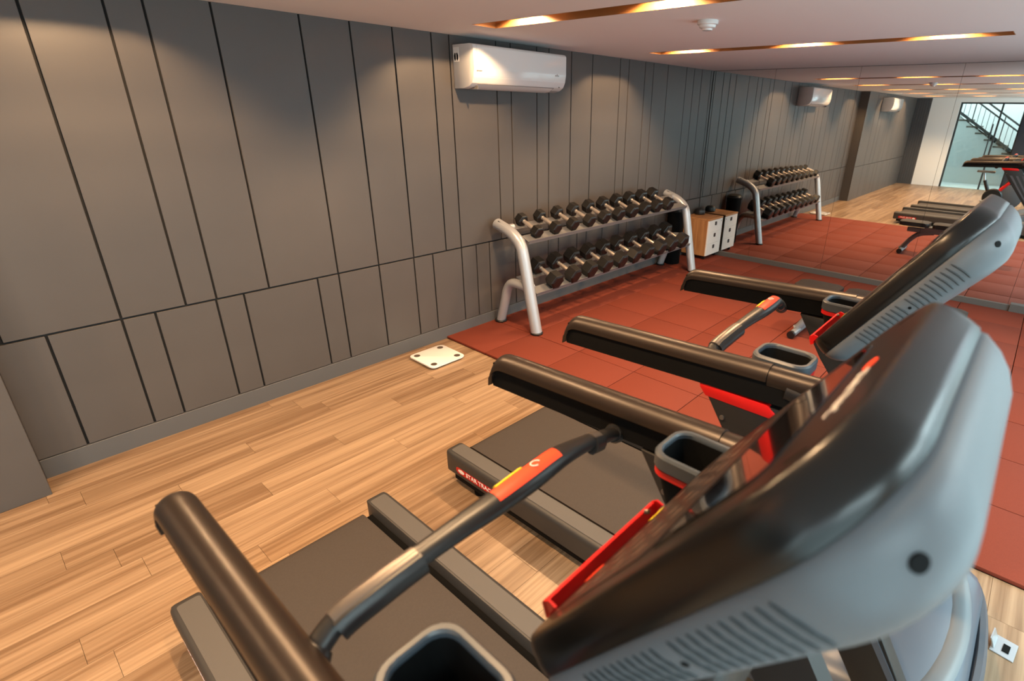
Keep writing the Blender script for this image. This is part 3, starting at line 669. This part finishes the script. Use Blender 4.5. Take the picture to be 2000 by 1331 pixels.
# ------------------------------------------------------------------ storage cabinet
cbx0, cbx1, cby0, cby1, cbz = 6.335, 6.715, 3.10, 3.46, 0.02
cab = thing('storage_cabinet', 'small oak drawer cabinet with white fronts beside the mirror', 'cabinet', ((cbx0 + cbx1) / 2, (cby0 + cby1) / 2, cbz))
cw, cdp = (cbx1 - cbx0) / 2, (cby1 - cby0) / 2
b = B(); box(b, -cw, cw, -cdp + 0.018, cdp, 0.05, 0.508, 0.002, 1); obj('body', b, m_cab, cab)
b = B(); box(b, -cw - 0.003, cw + 0.003, -cdp - 0.003, cdp, 0.508, 0.53, 0.002, 1); obj('top', b, m_cabtop, cab)
for k in range(3):
    z0 = 0.055 + k * 0.151
    b = B(); box(b, -cw + 0.001, cw - 0.001, -cdp, -cdp + 0.018, z0, z0 + 0.1495, 0.0015, 1); d = obj('drawer_front', b, m_cabw, cab)
    b = B(); prism(b, rrect(-0.024, 0.024, z0 + 0.078, z0 + 0.126, 0.009, 3), -cdp - 0.004, -cdp + 0.001, 'y'); h = obj('handle', b, m_blk, d)
    b = B(); prism(b, rrect(-0.011, 0.011, z0 + 0.09, z0 + 0.114, 0.005, 3), -cdp - 0.0055, -cdp - 0.003, 'y'); obj('finger_recess', b, m_cupgrey, h)
b = B(); cyl(b, (cw - 0.04, -cdp - 0.003, 0.475), (cw - 0.04, -cdp + 0.001, 0.475), 0.006, 10); obj('lock', b, m_steel, cab)
for sx in (-1, 1):
    for sy in (-1, 1):
        b = B(); cyl(b, (sx * (cw - 0.04) - 0.012, sy * (cdp - 0.05), 0.024), (sx * (cw - 0.04) + 0.012, sy * (cdp - 0.05), 0.024), 0.024, 14); box(b, sx * (cw - .04) - .014, sx * (cw - .04) + .014, sy * (cdp - .05) - .012, sy * (cdp - .05) + .012, 0.03, 0.052); obj('castor', b, m_blk, cab)
# black dome on the cabinet
sp = thing('dome_speaker', 'small black domed speaker on top of the oak cabinet', 'speaker', (6.60, 3.385, cbz + 0.53))
b = B(); lathe(b, [(0.05, 0.0), (0.066, 0.006), (0.072, 0.03), (0.066, 0.06), (0.045, 0.078), (0.0, 0.084)], seg=24); obj('body', b, m_blk, sp)
b = B(); lathe(b, [(0.052, 0.0), (0.053, 0.004), (0.0515, 0.008), (0.05, 0.004)], (0, 0, 0.066), seg=24); obj('ring', b, m_cupgrey, sp)
# black bin behind the right end of the rack
bn = thing('waste_bin', 'tall black round bin between the dumbbell rack and the oak cabinet', 'bin', (5.93, 3.36, 0.02))
bn.scale = (0.8, 0.8, 1.0)
b = B(); lathe(b, [(0.115, 0.0), (0.12, 0.01), (0.128, 0.62), (0.133, 0.63), (0.133, 0.66), (0.124, 0.66), (0.12, 0.62), (0.112, 0.02), (0.0, 0.02)], seg=28); obj('body', b, m_blkdull, bn)
b = B(); lathe(b, [(0.134, 0.655), (0.136, 0.665), (0.12, 0.69), (0.06, 0.705), (0.0, 0.708)], seg=28); obj('lid', b, m_blk, bn)

# ------------------------------------------------------------------ bathroom scale
sc = thing('body_scale', 'white square body scale with four grey electrodes on the oak floor', 'scale', (2.19, 3.21, 0), 0.0)
sw = 0.155
b = B(); prism(b, rrect(-sw, sw, -sw, sw, 0.035, 6), 0.016, 0.026, 'z', 0.002); obj('platform', b, m_scale, sc)
b = B(); prism(b, rrect(-sw + .012, sw - .012, -sw + .012, sw - .012, 0.03, 5), 0.008, 0.016, 'z'); obj('base', b, m_cabw, sc)
for sx in (-1, 1):
    for sy in (-1, 1):
        b = B(); lathe(b, [(0.0, 0.0255), (0.0245, 0.0255), (0.024, 0.027), (0.0, 0.027)], (sx * 0.108, sy * 0.108, 0), 20); obj('electrode', b, m_scaleel, sc)
        b = B(); lathe(b, [(0.016, 0.0), (0.016, 0.009), (0.0, 0.009)], (sx * 0.108, sy * 0.108, 0), 12); obj('foot', b, m_blk, sc)

# ------------------------------------------------------------------ weight bench
bc = thing('weight_bench', 'flat black padded weight bench with grey arched legs near the mirror', 'bench', (4.70, 0.78, 0.02))
for (y0, y1, nm) in ((0.27, 0.62, 'seat_pad'), (-0.60, 0.23, 'back_pad')):
    b = B(); prism(b, rrect(-0.135, 0.135, y0, y1, 0.05, 5), 0.39, 0.445, 'z', 0.015); obj(nm, b, m_pad, bc)
b = B(); box(b, -0.03, 0.03, -0.52, 0.52, 0.30, 0.36, 0.008, 1); obj('spine', b, m_bench, bc)
b = B(); box(b, -0.07, 0.07, 0.05, 0.32, 0.355, 0.392, 0.006, 1); box(b, -0.07, 0.07, -0.4, -0.1, 0.355, 0.392, 0.006, 1); obj('pad_bracket', b, m_bench, bc)
for s in (-1, 1):
    b = B(); tube(b, smooth_path([(0, s * 0.20, 0.315), (0, s * 0.36, 0.28), (-0.02, s * 0.46, 0.18), (-0.05, s * 0.53, 0.06), (-0.06, s * 0.56, 0.035)], 5), 0.032, 12); lg = obj('leg', b, m_bench, bc)
    b = B(); cyl(b, (-0.22 if s > 0 else -0.12, s * 0.53, 0.033), (0.12, s * 0.53, 0.033), 0.03, 14); obj('cross_foot', b, m_bench, lg)
    for xx in ((-0.24 if s > 0 else -0.14), 0.12):
        b = B(); cyl(b, (xx, s * 0.53, 0.033), (xx + 0.03, s * 0.53, 0.033), 0.033, 14); obj('rubber_end', b, m_blk, lg)

# ------------------------------------------------------------------ exercise bike (reflected in the mirror)
bk = thing('exercise_bike', 'black upright exercise bike beside the treadmills, seen in the mirror', 'exercise bike', (-0.75, 0.80, 0))
for yy in (-0.42, 0.42):
    b = B(); cyl(b, (-0.24, yy, 0.035), (0.24, yy, 0.035), 0.03, 12); st = obj('base_bar', b, m_blk, bk)
b = B(); tube(b, [(0, -0.42, 0.05), (0, 0.42, 0.05)], 0.028, 10); tube(b, [(0, -0.1, 0.06), (0, 0.1, 0.45), (0, 0.18, 0.62)], 0.034, 12); tube(b, [(0, -0.05, 0.3), (0, -0.30, 0.80), (0, -0.36, 0.95)], 0.03, 12); obj('frame', b, m_blk, bk)
b = B(); tube(b, [(0, 0.18, 0.60), (0, 0.22, 0.76)], 0.016, 12); obj('seat_post', b, m_alu, bk)
b = B(); loft(b, [[(x * w, y, z) for x, z in ((-1, .775), (-.8, .80), (0, .812), (.8, .80), (1, .775), (0, .765))] for y, w in ((0.05, 0.025), (0.14, 0.035), (0.24, 0.085), (0.32, 0.10), (0.35, 0.07))]); obj('saddle', b, m_blk, bk)
b = B(); lathe(b, [(0.0, -0.02), (0.22, -0.02), (0.235, -0.012), (0.235, 0.012), (0.22, 0.02), (0.0, 0.02)], (0, -0.28, 0.32), 28, 'x'); obj('flywheel', b, m_bump, bk)
b = B(); lathe(b, [(0.0, -0.05), (0.15, -0.05), (0.17, -0.03), (0.17, 0.03), (0.15, 0.05), (0.0, 0.05)], (0, -0.02, 0.30), 24, 'x'); obj('crank_cover', b, m_blk, bk)
for s in (-1, 1):
    b = B(); tube(b, [(s * 0.06, -0.02, 0.30), (s * 0.07, -0.02 + s * 0.14, 0.30 - s * 0.08)], 0.011, 8); box(b, s * 0.115 - 0.045, s * 0.115 + 0.045, -0.06 + s * 0.14, 0.02 + s * 0.14, 0.285 - s * 0.08, 0.31 - s * 0.08, 0.004, 1); obj('pedal', b, m_alu, bk)
b = B(); tube(b, smooth_path([(-0.22, -0.18, 1.02), (-0.22, -0.36, 0.99), (-0.1, -0.40, 0.95), (0.1, -0.40, 0.95), (0.22, -0.36, 0.99), (0.22, -0.18, 1.02)], 4), 0.014, 10); obj('handlebar', b, m_blk, bk)
b = B(); tube(b, [(0.0, -0.10, 0.42), (0.0, -0.26, 0.66)], 0.036, 10); obj('red_trim', b, m_red, bk)

# ------------------------------------------------------------------ floor socket
fs = thing('floor_socket', 'small white floor socket box with open lid in front of a treadmill', 'floor socket', (2.105, -0.338, 0), -0.12)
fs.scale = (0.8, 0.8, 0.8)
b = B(); box(b, -0.06, 0.06, -0.045, 0.045, 0.0, 0.006, 0.002, 1); obj('plate', b, m_alu, fs)
b = B(); box(b, -0.03, 0.02, -0.022, 0.004, 0.005, 0.010); obj('outlet', b, m_blkdull, fs)
b = B(); loft(b, [[(x, 0.03, 0.006), (x, 0.035, 0.006), (x, 0.055, 0.05), (x, 0.05, 0.05)] for x in (-0.04, 0.04)]); obj('lid', b, m_alu, fs)
